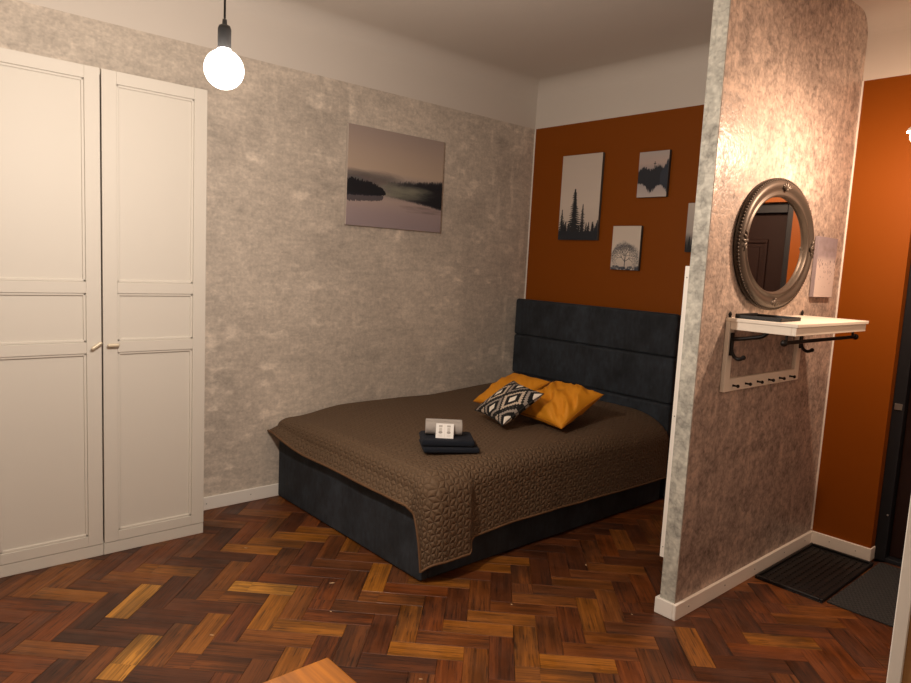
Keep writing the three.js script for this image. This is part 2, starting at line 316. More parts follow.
// ---------------------------------------------------------------- bed
const velvetMap = tex(512, 512, (i, j) => { const v = 0.74 + 0.5 * (fbm(i / 60, j / 60, 5, 31) - 0.5) + 0.25 * (fbm(i / 9, j / 22, 3, 36) - 0.5); return [v, v, v]; });
const velvetB = tex(256, 256, (i, j) => fbm(i / 3, j / 3, 3, 15), false);
M.velvet = phy({ color: 0x363e48, map: velvetMap, bumpMap: velvetB, bumpScale: 0.0006, roughness: 0.85, sheen: 0.6, sheenRoughness: 0.45, sheenColor: new THREE.Color(0x6d7880) });
{
  const b = thing('bed', 'charcoal velvet upholstered bed with tall channelled headboard', 'bed', [0.765, 0, 1.1]);
  const X0 = -0.772, X1 = 0.702, Z1 = 1.138;
  part('footboard', boxUV(rslab(X0, X1, 0.005, 0.385, Z1 - 0.05, Z1, 0.012, 4), 1), M.velvet, b);
  for (const [a, c] of [[X0, X0 + 0.05], [X1 - 0.05, X1]]) part('side_rail', boxUV(rslab(a, c, 0.005, 0.385, -0.97, Z1 - 0.05, 0.012, 4), 1), M.velvet, b);
  part('bed_deck', slab(X0 + 0.05, X1 - 0.05, 0.2, 0.3, -0.97, Z1 - 0.05), M.blackPlastic, b);
  part('mattress', rslab(X0 + 0.06, X1 - 0.1, 0.3, 0.505, -0.95, Z1 - 0.16, 0.06, 4), M.cream, b);
  for (const sx of [-1, 1]) for (const z of [-0.9, 1.0]) part('foot', new THREE.CylinderGeometry(0.02, 0.02, 0.2, 12), M.blackPlastic, b, [sx * 0.62 - 0.04, 0.1, z]);
  const hb = sub('headboard', b);
  part('backing', boxUV(rslab(X0 + 0.005, X1, 0.012, 1.275, -1.08, -1.02, 0.01, 3), 1), M.velvet, hb);
  for (const [a, c] of [[0.3, 0.67], [0.67, 0.99], [0.99, 1.285]]) part('cushion', boxUV(rslab(X0, X1 + 0.01, a, c, -1.03, -0.97, 0.022, 5), 1), M.velvet, hb);
}
// quilted coverlet, draped over the mattress with a hanging corner
{
  const rH = 0.031, PW = Math.sqrt(3) * rH, PH = 3 * rH;               // tumbling block stitching
  function stitch(u, v) {
    let best = 9, bx = 0, by = 0;
    for (const [ox, oy] of [[0, 0], [1, 0], [0, 1], [1, 1], [0.5, 0.5], [-0.5, 0.5], [0.5, -0.5], [1.5, 0.5], [0.5, 1.5]]) { const dx = u - ox * PW, dy = v - oy * PH, d = dx * dx + dy * dy; if (d < best) { best = d; bx = dx; by = dy; } }
    let e = 9; for (let k = 0; k < 6; k++) { const a = k * Math.PI / 3; e = Math.min(e, rH * 0.866 - (bx * Math.cos(a) + by * Math.sin(a))); }
    for (let k = 0; k < 3; k++) { const a = Math.PI / 2 + k * Math.PI * 2 / 3, c = Math.cos(a), s = Math.sin(a); if (bx * c + by * s > 0) e = Math.min(e, Math.abs(-bx * s + by * c)); }
    return e / (rH * 0.36);
  }
  const W = 256, HH = Math.round(W * PH / PW);
  const hmap = tex(W, HH, (i, j) => { const e = stitch(i / W * PW, j / HH * PH); return Math.min(1, Math.pow(Math.min(1, e), 0.55)); }, false);
  const cmap = tex(W, HH, (i, j) => { const v = 0.88 + 0.14 * (fbm(i / 3, j / 3, 2, 8) - 0.5); return [v, v, v]; });
  const quilt = phy({ color: 0x725a42, map: cmap, bumpMap: hmap, bumpScale: 0.0065, roughness: 0.78, sheen: 0.12, sheenRoughness: 0.5, sheenColor: new THREE.Color(0x8a6a50) });
  const N1 = 70, N2 = 46, M1 = 140, M2 = 34, PM = 0.43, QM = 0.228, ZE = 2.155, n = N1 + N2 + 1, m = M1 + M2 + 1;
  function drop(d, a, b, al) {                                         // over an elliptic edge, then down at a slant
    const LA = Math.PI / 2 * Math.sqrt((a * a + b * b) / 2);
    if (d < LA) { const t = d / LA * Math.PI / 2; return [a * Math.sin(t), b * (1 - Math.cos(t))]; }
    return [a + (d - LA) * Math.sin(al), b + (d - LA) * Math.cos(al)];
  }
  const top = [], uvs = [];
  for (let j = 0; j < m; j++) for (let i = 0; i < n; i++) {
    const q = j <= M1 ? 0 : (j - M1) / M2 * QM, zf = j <= M1 ? lerp(0.135, ZE, j / M1) : ZE, head = sm(1.0, 0.2, zf);
    const a = lerp(0.11, 0.34, head), bb = lerp(0.11, 0.17, head), xe = 1.5 - a;
    const p = i <= N1 ? 0 : (i - N1) / N2 * (PM + (a - 0.11) * 1.05), xf = i <= N1 ? lerp(XL + 0.014, xe, i / N1) : xe;
    const lf = sm(0.45, 0.0, xf), flap = sm(1.94, 1.985, zf);
    let y = 0.556 + 0.038 * head + 0.012 * (fbm(xf * 3, zf * 3, 3, 90) - 0.5) - 0.012 * sm(1.7, 2.1, zf) - 0.035 * lf * sm(1.75, 2.15, zf), x = xf, z = zf;
    if (p > 0 && q > 0) {                                              // the cloth's corner hangs as a flap
      const ph = Math.atan2(q, p), t = ph / (Math.PI / 2), t2 = t < 0.3 ? t / 0.3 * 0.5 : 0.5 + (t - 0.3) / 0.7 * 0.5, ps = t2 * Math.PI / 2;
      const r = Math.hypot(p, q) * (1 + 0.15 * (1 - t));
      let [o, dn] = drop(r, lerp(a, 0.09, t), lerp(bb, 0.09, t), lerp(0.04, 0.43, sm(0.7, 1, t)));
      o += 0.03 * (1 - t) * sm(0, 0.25, r); x += o * Math.cos(ps); z += o * Math.sin(ps); y -= dn;
    } else if (p > 0) {
      const al = 0.02 + 0.05 * (fbm(zf * 5, 3, 2, 97) - 0.5) * (1 - flap) + 0.02 * flap;
      let [o, dn] = drop(p * (1 + 0.15 * flap), a, bb, al); o += 0.03 * flap * sm(0, 0.25, p); x += o; y -= dn;
    } else if (q > 0) {
      const al = 0.43 + 0.8 * lf + 0.12 * (fbm(xf * 6, 1, 2, 99) - 0.5) * sm(1.4, 1.2, xf);
      const [o, dn] = drop(q * (1 - 0.2 * lf), 0.09, lerp(0.09, 0.045, lf), al); z += o; y -= dn;
    }
    top.push(V(x, y, z)); uvs.push((xf + p) / PW, (zf + q) / PH);
  }
  const idx = []; for (let j = 0; j < m - 1; j++) for (let i = 0; i < n - 1; i++) { const k = j * n + i; idx.push(k, k + n, k + 1, k + 1, k + n, k + n + 1); }
  const g0 = new THREE.BufferGeometry(); g0.setAttribute('position', new THREE.Float32BufferAttribute(top.flatMap((v) => [v.x, v.y, v.z]), 3)); g0.setIndex(idx); g0.computeVertexNormals();
  const nn = g0.attributes.normal, pos = [], th = 0.009;
  for (const v of top) pos.push(v.x, v.y, v.z);
  top.forEach((v, i) => pos.push(v.x - nn.getX(i) * th, v.y - nn.getY(i) * th, v.z - nn.getZ(i) * th));
  const K = n * m, id2 = idx.slice(); for (let i = 0; i < idx.length; i += 3) id2.push(K + idx[i], K + idx[i + 2], K + idx[i + 1]);
  const rim = []; for (let i = 0; i < n; i++) rim.push(i); for (let j = 1; j < m; j++) rim.push(j * n + n - 1); for (let i = n - 2; i >= 0; i--) rim.push((m - 1) * n + i); for (let j = m - 2; j > 0; j--) rim.push(j * n);
  for (let i = 0; i < rim.length; i++) { const a = rim[i], b = rim[(i + 1) % rim.length]; id2.push(a, b, K + b, a, K + b, K + a); }
  const g = new THREE.BufferGeometry(); g.setAttribute('position', new THREE.Float32BufferAttribute(pos, 3)); g.setAttribute('uv', new THREE.Float32BufferAttribute([...uvs, ...uvs], 2)); g.setIndex(id2); g.computeVertexNormals();
  const c = thing('coverlet', 'brown quilted coverlet with block stitching draped over the bed', 'coverlet');
  part('quilt', g, quilt, c);
  const hem = []; for (let j = 0; j < m; j += 2) hem.push(top[j * n + n - 1]); const hem2 = []; for (let i = n - 1; i >= 0; i -= 2) hem2.push(top[(m - 1) * n + i]);
  const path = new THREE.CatmullRomCurve3([...hem, ...hem2.slice(1)], false, 'centripetal');
  part('hem_binding', new THREE.TubeGeometry(path, 260, 0.0065, 6), phy({ color: 0x66492f, roughness: 0.75, sheen: 0.3, sheenColor: new THREE.Color(0x8a6a50) }), c);
}
// pillows
function pillowGeo(a, b, Tk, seed, wr) {
  const n = 36, pos = [], uv = [], idx = [];
  for (const s of [1, -1]) for (let j = 0; j <= n; j++) for (let i = 0; i <= n; i++) {
    const u = Math.sin((i / n - 0.5) * Math.PI), v = Math.sin((j / n - 0.5) * Math.PI);
    const x = a * u * (1 - 0.10 * (1 - v * v) * u * u), y = b * v * (1 - 0.10 * (1 - u * u) * v * v);
    const e = (1 - u * u) * (1 - v * v), rim = Math.min(1, e * 3);
    const w = wr * rim * ((fbm((x + y) * 22 + seed, (y - x) * 6, 3, seed) - 0.5) + 0.6 * (fbm(x * 5, y * 5 + seed, 2, seed + 4) - 0.5));
    pos.push(x, y, s * (Tk * Math.pow(Math.max(0, e), 0.4) + (s > 0 ? w : w * 0.3)) + 0.0); uv.push((u + 1) / 2, (v + 1) / 2);
  }
  const K = (n + 1) * (n + 1);
  for (const s of [0, 1]) for (let j = 0; j < n; j++) for (let i = 0; i < n; i++) { const k = s * K + j * (n + 1) + i; if (!s) idx.push(k, k + 1, k + n + 1, k + 1, k + n + 2, k + n + 1); else idx.push(k, k + n + 1, k + 1, k + 1, k + n + 1, k + n + 2); }
  const g = new THREE.BufferGeometry(); g.setAttribute('position', new THREE.Float32BufferAttribute(pos, 3)); g.setAttribute('uv', new THREE.Float32BufferAttribute(uv, 2)); g.setIndex(idx); g.computeVertexNormals(); return g;
}
function pillow(name, label, a, b, Tk, seed, wr, mat, pipe, pos, eul, group) {
  const t = thing(name, label, 'pillow', pos, 0, group); t.rotation.order = 'YXZ'; t.rotation.set(eul[1], eul[0], eul[2]);
  part('cover', pillowGeo(a, b, Tk, seed, wr), mat, t);
  const pts = []; for (let k = 0; k < 4; k++) for (let i = 0; i < 12; i++) {
    const w = Math.sin((i / 12 - 0.5) * Math.PI), e = (1 - 0.10 * (1 - w * w));
    pts.push([[w * a, -b * e], [a * e, w * b], [-w * a, b * e], [-a * e, -w * b]][k]);
  }
  part('seam_piping', new THREE.TubeGeometry(new THREE.CatmullRomCurve3(pts.map((p) => V(p[0], p[1], 0)), true, 'centripetal'), 120, 0.0035, 6, true), pipe, t);
}
{
  const must = phy({ color: 0xdb8f14, bumpMap: velvetB, bumpScale: 0.0008, roughness: 0.7, sheen: 0.7, sheenRoughness: 0.4, sheenColor: new THREE.Color(0xe8a030) });
  const mustPipe = phy({ color: 0xb06c12, roughness: 0.7 });
  const print = canvasTex(512, 512, (c, w, h) => {
    c.fillStyle = '#8d8379'; c.fillRect(0, 0, w, h);
    const dia = (x, y, rx, ry, col) => { c.fillStyle = col; c.beginPath(); const st = 7; for (let q = 0; q < 4; q++) for (let k = 0; k < st; k++) { const t = k / st, P = [[0, -ry], [rx, 0], [0, ry], [-rx, 0]], A = P[q], B = P[(q + 1) % 4]; c.lineTo(x + lerp(A[0], B[0], (k + 1) / st), y + lerp(A[1], B[1], k / st)); c.lineTo(x + lerp(A[0], B[0], (k + 1) / st), y + lerp(A[1], B[1], (k + 1) / st)); } c.closePath(); c.fill(); };
    for (let r = -1; r < 4; r++) for (let k = -1; k < 3; k++) {
      const x = k * 256 + (r & 1 ? 128 : 0), y = r * 190 + 60;
      dia(x, y, 142, 215, '#0d0c0c');
    }
    for (let r = -1; r < 4; r++) for (let k = -1; k < 3; k++) {
      const x = k * 256 + (r & 1 ? 128 : 0), y = r * 190 + 60;
      dia(x, y, 108, 160, (r & 1) ? '#c9b8a4' : '#9b9086'); dia(x, y, 76, 115, '#0d0c0c'); dia(x, y, 36, 56, '#efe6d8');
    }
  });
  const ikat = phy({ map: print, bumpMap: velvetB, bumpScale: 0.0012, roughness: 0.9, sheen: 0.2 });
  pillow('throw_pillow', 'mustard velvet pillow lying behind the patterned pillow', 0.188, 0.2, 0.07, 5, 0.035, must, mustPipe, [0.712, 0.692, 0.876], [-0.1, -1.109, 0], 'mustard velvet pillows');
  pillow('throw_pillow', 'mustard velvet pillow with creases nearest the bed edge', 0.205, 0.2, 0.075, 8, 0.07, must, mustPipe, [1.142, 0.692, 0.885], [0.03, -1.097, -0.1], 'mustard velvet pillows');
  pillow('throw_pillow', 'black grey and cream diamond patterned pillow leaning on the mustard ones', 0.18, 0.165, 0.055, 11, 0.01, ikat, phy({ color: 0x2a2725, roughness: 0.9 }), [0.984, 0.7, 1.185], [-0.2, -0.975, -0.081]);
}
// folded towels, rolled towel and card
{
  const terry = tex(256, 256, (i, j) => fbm(i / 2.2, j / 2.2, 2, 44), false);
  const navy = phy({ color: 0x0b1320, bumpMap: terry, bumpScale: 0.002, roughness: 0.95, sheen: 0.15 });
  const grey = phy({ color: 0xd2cac2, bumpMap: rep(terry, 2, 2), bumpScale: 0.004, roughness: 0.95, sheen: 0.2 });
  const RY = 1.0, C = [1.2, 1.865], Y = 0.558;
  function foldTowel(y, w, d, h, label, dx, dz, dr) {
    const t = thing('folded_towel', label, 'towel', [C[0] + dx, y, C[1] + dz], RY + dr, 'folded navy towels on the bed');
    part('folded_cloth', boxUV(rslab(-w / 2, w / 2, 0.0005, h, -d / 2, d / 2, h * 0.4, 5), 0.15), navy, t);
    part('inner_fold', boxUV(rslab(-w / 2 - 0.003, w / 2 + 0.003, h * 0.3, h * 0.7, -d / 2 - 0.003, d / 2 - 0.03, h * 0.18, 3), 0.15), navy, t);
    return t;
  }
  foldTowel(Y, 0.3, 0.22, 0.027, 'lower navy folded towel resting on the brown coverlet', 0.01, 0.0, 0);
  foldTowel(Y + 0.0275, 0.285, 0.215, 0.036, 'upper navy folded towel under the grey rolled towel', -0.012, 0.0, -0.05);
  const r = thing('rolled_towel', 'light grey rolled towel on top of the navy towels', 'towel', [C[0] - 0.03, Y + 0.064, C[1] + 0.01], RY - 0.12);
  const pts = []; for (let i = 0; i <= 110; i++) { const a = i / 110 * Math.PI * 2 * 3.2, rr = 0.008 + 0.034 * i / 110; pts.push([rr * Math.cos(a), rr * Math.sin(a)]); }
  const sh = new THREE.Shape(); pts.forEach((p, i) => i ? sh.lineTo(...p) : sh.moveTo(...p)); for (let i = 110; i >= 0; i--) { const a = i / 110 * Math.PI * 2 * 3.2, rr = 0.0005 + 0.034 * i / 110; sh.lineTo(rr * Math.cos(a), rr * Math.sin(a)); }
  const roll = new THREE.ExtrudeGeometry(sh, { depth: 0.19, bevelEnabled: true, bevelSize: 0.002, bevelThickness: 0.004, bevelSegments: 1 }); roll.translate(0, 0, -0.095); roll.rotateY(Math.PI / 2); roll.translate(0, 0.0425, 0);
  part('towel_roll', boxUV(roll, 0.1), grey, r);
  const card = canvasTex(256, 200, (c, w, h) => {
    c.fillStyle = '#f7f6f2'; c.fillRect(0, 0, w, h); c.fillStyle = '#e3e1dc'; c.fillRect(125, 8, 4, h - 16);
    for (const x of [40, 160]) { c.fillStyle = '#b9b6b0'; c.fillRect(x, 22, 52, 26); c.fillStyle = '#cfccc6'; c.fillRect(x + 4, 56, 44, 52); c.fillStyle = '#a8a49d'; c.beginPath(); c.ellipse(x + 26, 122, 28, 18, 0, 0, 7); c.fill(); c.fillStyle = '#d5d2cc'; for (let k = 0; k < 3; k++) c.fillRect(x, 152 + k * 12, 54, 4); }
  });
  const k = thing('leaflet', 'small white printed leaflet propped against the grey rolled towel', 'leaflet', [C[0] + 0.028, Y + 0.0642, C[1] + 0.052], RY - 0.15);
  part('leaflet_sheet', new THREE.BoxGeometry(0.095, 0.078, 0.002).translate(0, 0.039, 0), std({ color: 0xf4f2ee, roughness: 0.6 }), k, [0, 0, 0], [-0.28, 0, 0]);
  part('printed_face', new THREE.PlaneGeometry(0.093, 0.076).translate(0, 0.039, 0.0013), std({ map: card, roughness: 0.6 }), k, [0, 0, 0], [-0.28, 0, 0]);
}

// ---------------------------------------------------------------- pictures
function picture(label, w, h, d, pos, ry, draw, side, group, cw = 512) {
  const t = thing('canvas_print', label, 'picture', pos, ry, group);
  part('stretched_canvas', rslab(-w / 2, w / 2, -h / 2, h / 2, 0.001, d, 0.002), std({ color: side, roughness: 0.8 }), t);
  const m = canvasTex(cw, Math.round(cw * h / w), draw);
  part('print', new THREE.PlaneGeometry(w - 0.003, h - 0.003).translate(0, 0, d + 0.0006), std({ map: m, roughness: 0.75 }), t);
}
function grad(c, w, h, stops) { const g = c.createLinearGradient(0, 0, 0, h); for (const [o, col] of stops) g.addColorStop(o, col); c.fillStyle = g; c.fillRect(0, 0, w, h); }
function pine(c, x, y0, ht, wd, r) {
  c.fillRect(x - wd * 0.03, y0 - ht, wd * 0.06, ht);
  for (let k = 0; k < 22; k++) { const t = k / 22, y = y0 - ht + ht * (0.02 + 0.95 * t), l = wd * 0.5 * (0.12 + 0.88 * t) * (0.55 + 0.6 * r()), l2 = wd * 0.5 * (0.12 + 0.88 * t) * (0.55 + 0.6 * r()); c.beginPath(); c.moveTo(x, y - ht * 0.03); c.lineTo(x + l, y + ht * 0.025); c.lineTo(x, y + ht * 0.02); c.lineTo(x - l2, y + ht * 0.03); c.closePath(); c.fill(); }
}
function ridge(c, w, x0, x1, base, up, down, col, r) {
  c.fillStyle = col; c.beginPath(); c.moveTo(x0, base); const s = 3;
  for (let x = x0; x <= x1; x += s) c.lineTo(x, base - up((x - x0) / (x1 - x0)) * (0.82 + 0.3 * r()));
  for (let x = x1; x >= x0; x -= s) c.lineTo(x, base + down((x - x0) / (x1 - x0)) * (0.75 + 0.4 * r())); c.closePath(); c.fill();
}
// misty lake
picture('wide canvas of a misty lake with dark wooded shore on the grey wall', 0.815, 0.65, 0.025, [XL + 0.002, 2.088, 1.392], Math.PI / 2, (c, w, h) => {
  grad(c, w, h, [[0, '#a2938c'], [0.2, '#b2a093'], [0.42, '#bdaa98'], [0.5, '#a89c96'], [0.62, '#9a8f90'], [0.72, '#b09e97'], [0.85, '#a29294'], [1, '#9a8c90']]);
  const r = rng(9);
  for (let k = 0; k < 160; k++) { c.fillStyle = `rgba(${78 + 24 * r()},${76 + 22 * r()},${88},0.05)`; const x = Math.pow(r(), 1.6) * w * 0.5; c.beginPath(); c.ellipse(x, h * (0.47 + 0.12 * r()), 40 + 50 * r(), 10 + 18 * r(), 0, 0, 7); c.fill(); }
  for (let k = 0; k < 14; k++) ridge(c, w, (0.34 + 0.03 * k) * w, w, 0.64 * h, (t) => h * (0.09 + 0.09 * Math.sqrt(t) + 0.012 * Math.sin(t * 15 + k)) * Math.min(1, t * 6 + 0.3), (t) => h * (0.03 + 0.08 * t), `rgba(22,23,31,${0.12 + 0.02 * k})`, r);
  for (let k = 0; k < 40; k++) { c.fillStyle = 'rgba(26,27,37,0.5)'; const x = (0.5 + 0.5 * r()) * w; c.fillRect(x, h * (0.5 - 0.03 * r() + (1 - x / w) * 0.04), 2, h * 0.05); }
  for (let k = 0; k < 110; k++) { c.fillStyle = 'rgba(150,138,134,0.055)'; c.beginPath(); c.ellipse(w * (0.36 + 0.42 * r()), h * (0.55 + 0.12 * r()), 40 + 50 * r(), 6 + 10 * r(), 0, 0, 7); c.fill(); }
  ridge(c, w, 0, 0.385 * w, 0.65 * h, (t) => h * 0.12 * Math.pow(Math.max(0, 1 - t * t * t), 0.6), (t) => h * 0.05 * Math.pow(Math.max(0, 1 - t), 0.4), '#12131b', r);
  ridge(c, w, 0, 0.36 * w, 0.69 * h, (t) => h * 0.02, (t) => h * 0.07 * Math.pow(Math.max(0, 1 - t), 0.3), 'rgba(30,30,42,0.6)', r);
  for (let k = 0; k < 50; k++) { c.fillStyle = 'rgba(110,100,108,0.08)'; c.beginPath(); c.ellipse(w * (0.6 + 0.4 * r()), h * (0.74 + 0.07 * r()), 40, 4, 0, 0, 7); c.fill(); }
}, 0xb9aea4);
picture('tall canvas of dark spruce trees under a pale sky on the orange wall', 0.382, 0.648, 0.025, [0.505, 2.098, 0.002], 0, (c, w, h) => {
  grad(c, w, h, [[0, '#cabdb2'], [0.6, '#d3c6ba'], [1, '#c0b4aa']]); const r = rng(21); c.fillStyle = '#23262c';
  for (let k = 0; k < 46; k++) { c.fillStyle = r() < 0.5 ? '#2b2f37' : '#1c1f25'; pine(c, r() * w, h * 1.02, h * (0.12 + 0.14 * r()), w * 0.22, r); }
  c.fillStyle = '#22252a'; pine(c, w * 0.38, h, h * 0.6, w * 0.58, r); pine(c, w * 0.4, h, h * 0.55, w * 0.42, r); pine(c, w * 0.6, h, h * 0.42, w * 0.32, r); pine(c, w * 0.07, h, h * 0.36, w * 0.3, r);
  c.fillStyle = '#23272f'; c.fillRect(0, h * 0.9, w, h * 0.1);
}, 0x57504a, 'canvas prints on the orange wall');
picture('small canvas of a dark wooded island mirrored in water on the orange wall', 0.24, 0.316, 0.025, [1.134, 2.235, 0.002], 0, (c, w, h) => {
  grad(c, w, h, [[0, '#b6adaa'], [0.25, '#c0aca4'], [0.5, '#8f8b90'], [0.75, '#b2a9a8'], [1, '#c4bab5']]); const r = rng(33);
  ridge(c, w, 0, w, h * 0.6, (t) => h * (0.17 + 0.09 * Math.sin(t * 3.1) + 0.05 * Math.sin(t * 11)), (t) => h * (0.1 + 0.17 * Math.exp(-(((t - 0.45) / 0.17) ** 2)) + 0.06 * t), '#2a2d35', r);
  ridge(c, w, 0.75 * w, w, h * 0.58, (t) => h * (0.1 + 0.3 * t), (t) => h * (0.12 + 0.2 * t), '#343a46', r);
  c.fillStyle = '#2a2d33'; c.fillRect(w * 0.535, h * 0.22, w * 0.02, h * 0.14); c.fillRect(w * 0.505, h * 0.26, w * 0.08, h * 0.015);
}, 0x3e3b3a, 'canvas prints on the orange wall');
function bareTree(c, x, y, len, ang, wd, dep, r) {
  if (dep === 0 || len < 3) return; const x2 = x + Math.sin(ang) * len, y2 = y - Math.cos(ang) * len; c.lineWidth = wd; c.beginPath(); c.moveTo(x, y); c.lineTo(x2, y2); c.stroke();
  const n = dep > 5 ? 4 : 3; for (let k = 0; k < n; k++) bareTree(c, x2, y2, len * (0.66 + 0.2 * r()), ang + (k - (n - 1) / 2) * 0.62 + (r() - 0.5) * 0.35, Math.max(1, wd * 0.62), dep - 1, r);
}
picture('small canvas of a single bare round tree on the orange wall', 0.242, 0.318, 0.025, [0.957, 1.721, 0.002], 0, (c, w, h) => {
  grad(c, w, h, [[0, '#d6cabd'], [0.7, '#dccfc2'], [1, '#c9bdb2']]); const r = rng(55); c.strokeStyle = '#3b3f48'; c.lineCap = 'round';
  bareTree(c, w * 0.5, h * 0.98, h * 0.17, 0, 14, 7, r);
  for (let k = 0; k < 60; k++) { c.fillStyle = 'rgba(56,62,74,0.5)'; c.beginPath(); c.ellipse(r() * w, h * (0.93 + 0.08 * r()), 12 + 20 * r(), 10 + 16 * r(), 0, 0, 7); c.fill(); }
}, 0x4a4642, 'canvas prints on the orange wall');
picture('small dark based canvas half hidden by the dividing wall', 0.242, 0.326, 0.025, [1.548, 1.866, 0.002], 0, (c, w, h) => {
  grad(c, w, h, [[0, '#c9c0b8'], [0.6, '#b4aba5'], [0.78, '#5a5654'], [1, '#1e1f22']]); const r = rng(66); c.fillStyle = '#1f2125';
  for (let k = 0; k < 20; k++) pine(c, r() * w, h, h * (0.15 + 0.2 * r()), w * 0.14, r);
}, 0x4a4642, 'canvas prints on the orange wall');
picture('small canvas of faint birds over mist beside the oval mirror', 0.255, 0.322, 0.022, [XP + 0.002, 1.629, 0.288], Math.PI / 2, (c, w, h) => {
  grad(c, w, h, [[0, '#857a80'], [0.3, '#978b90'], [0.42, '#c4b5b0'], [1, '#d2c3bc']]); const r = rng(77);
  for (let k = 0; k < 90; k++) { c.fillStyle = `rgba(110,100,108,0.08)`; c.beginPath(); c.ellipse(r() * w, h * 0.3 * r() + h * 0.05, 40, 24, 0, 0, 7); c.fill(); }
  for (let k = 0; k < 70; k++) { const y = h * (0.38 + 0.5 * r() * r()), s = 5 + 16 * r() * (1.2 - y / h); c.fillStyle = 'rgba(92,82,88,0.6)'; c.beginPath(); c.ellipse(r() * w, y, s * 0.5, s, 0.2, 0, 7); c.fill(); }
}, 0x8a7f84);

// ---------------------------------------------------------------- oval mirror
{
  const t = thing('oval_mirror', 'oval mirror in an antique pewter frame with beaded rim', 'mirror', [XP, 1.716, 0.897], Math.PI / 2);
  const a = 0.325, b = 0.229, pewter = std({ color: 0x544b43, roughness: 0.45, metalness: 0.55 }), dark = std({ color: 0x4a423b, roughness: 0.45, metalness: 0.7 });
  function ring(prof, seg = 96) {
    const pos = [], idx = [], n = prof.length;
    for (let i = 0; i < seg; i++) { const th = i / seg * Math.PI * 2, c = Math.cos(th), s = Math.sin(th), nx = b * c, ny = a * s, l = Math.hypot(nx, ny); for (const [r, h] of prof) pos.push(a * c + nx / l * r, b * s + ny / l * r, h); }
    for (let i = 0; i < seg; i++) for (let k = 0; k < n - 1; k++) { const p = i * n + k, q = ((i + 1) % seg) * n + k; idx.push(p, q, p + 1, q, q + 1, p + 1); }
    const g = new THREE.BufferGeometry(); g.setAttribute('position', new THREE.Float32BufferAttribute(pos, 3)); g.setIndex(idx); g.computeVertexNormals(); return g;
  }
  const prof = []; const key = [[0.074, 0.001], [0.079, 0.012], [0.078, 0.022], [0.072, 0.03], [0.062, 0.037], [0.05, 0.038], [0.04, 0.034], [0.03, 0.028], [0.02, 0.027], [0.013, 0.031], [0.006, 0.031], [0.001, 0.026], [-0.003, 0.015], [-0.004, 0.008]];
  const cv = new THREE.CatmullRomCurve3(key.map((k) => V(k[0], k[1], 0))); for (let i = 0; i <= 40; i++) { const p = cv.getPoint(i / 40); prof.push([p.x, p.y]); }
  part('frame', ring(prof), pewter, t);
  part('backing', ring([[0.074, 0.001], [0.03, 0.0008], [-0.004, 0.0008]]), dark, t);
  const disc = new THREE.CircleGeometry(1, 96); disc.scale(a + 0.003, b + 0.003, 1);
  part('mirror_glass', disc, std({ color: 0xe8e6e2, roughness: 0.02, metalness: 1 }), t, [0, 0, 0.012]);
  const beads = [], outer = ring([[0.0795, 0.02], [0.086, 0.012], [0.084, 0.004], [0.074, 0.0012]]);
  for (let i = 0; i < 132; i++) { const th = i / 132 * Math.PI * 2, c = Math.cos(th), s = Math.sin(th), nx = b * c, ny = a * s, l = Math.hypot(nx, ny); beads.push(new THREE.SphereGeometry(0.0068, 7, 5).translate(a * c + nx / l * 0.079, b * s + ny / l * 0.079, 0.023)); }
  part('outer_rim', outer, dark, t);
  const bd = part('beading', mergeGeometries(beads), dark, t); bd.userData.kind = 'stuff';
  for (const [x, y, rot] of [[0, b + 0.048, 0], [0, -b - 0.048, Math.PI], [a + 0.048, 0, -Math.PI / 2], [-a - 0.048, 0, Math.PI / 2]]) {
    const gs = [];
    for (const [dx, dy, sx, sy, r0] of [[0, 0, 0.009, 0.02, 0], [0.017, -0.002, 0.008, 0.019, -0.6], [-0.017, -0.002, 0.008, 0.019, 0.6], [0.034, -0.005, 0.006, 0.016, -1.1], [-0.034, -0.005, 0.006, 0.016, 1.1], [0.0, -0.017, 0.012, 0.007, 0]])
      gs.push(new THREE.SphereGeometry(1, 10, 8).scale(sx, sy, 0.009).rotateZ(r0).translate(dx, dy, 0));
    part('leaf_ornament', mergeGeometries(gs), pewter, t, [x, y, 0.037], [0, 0, rot]);
  }
}

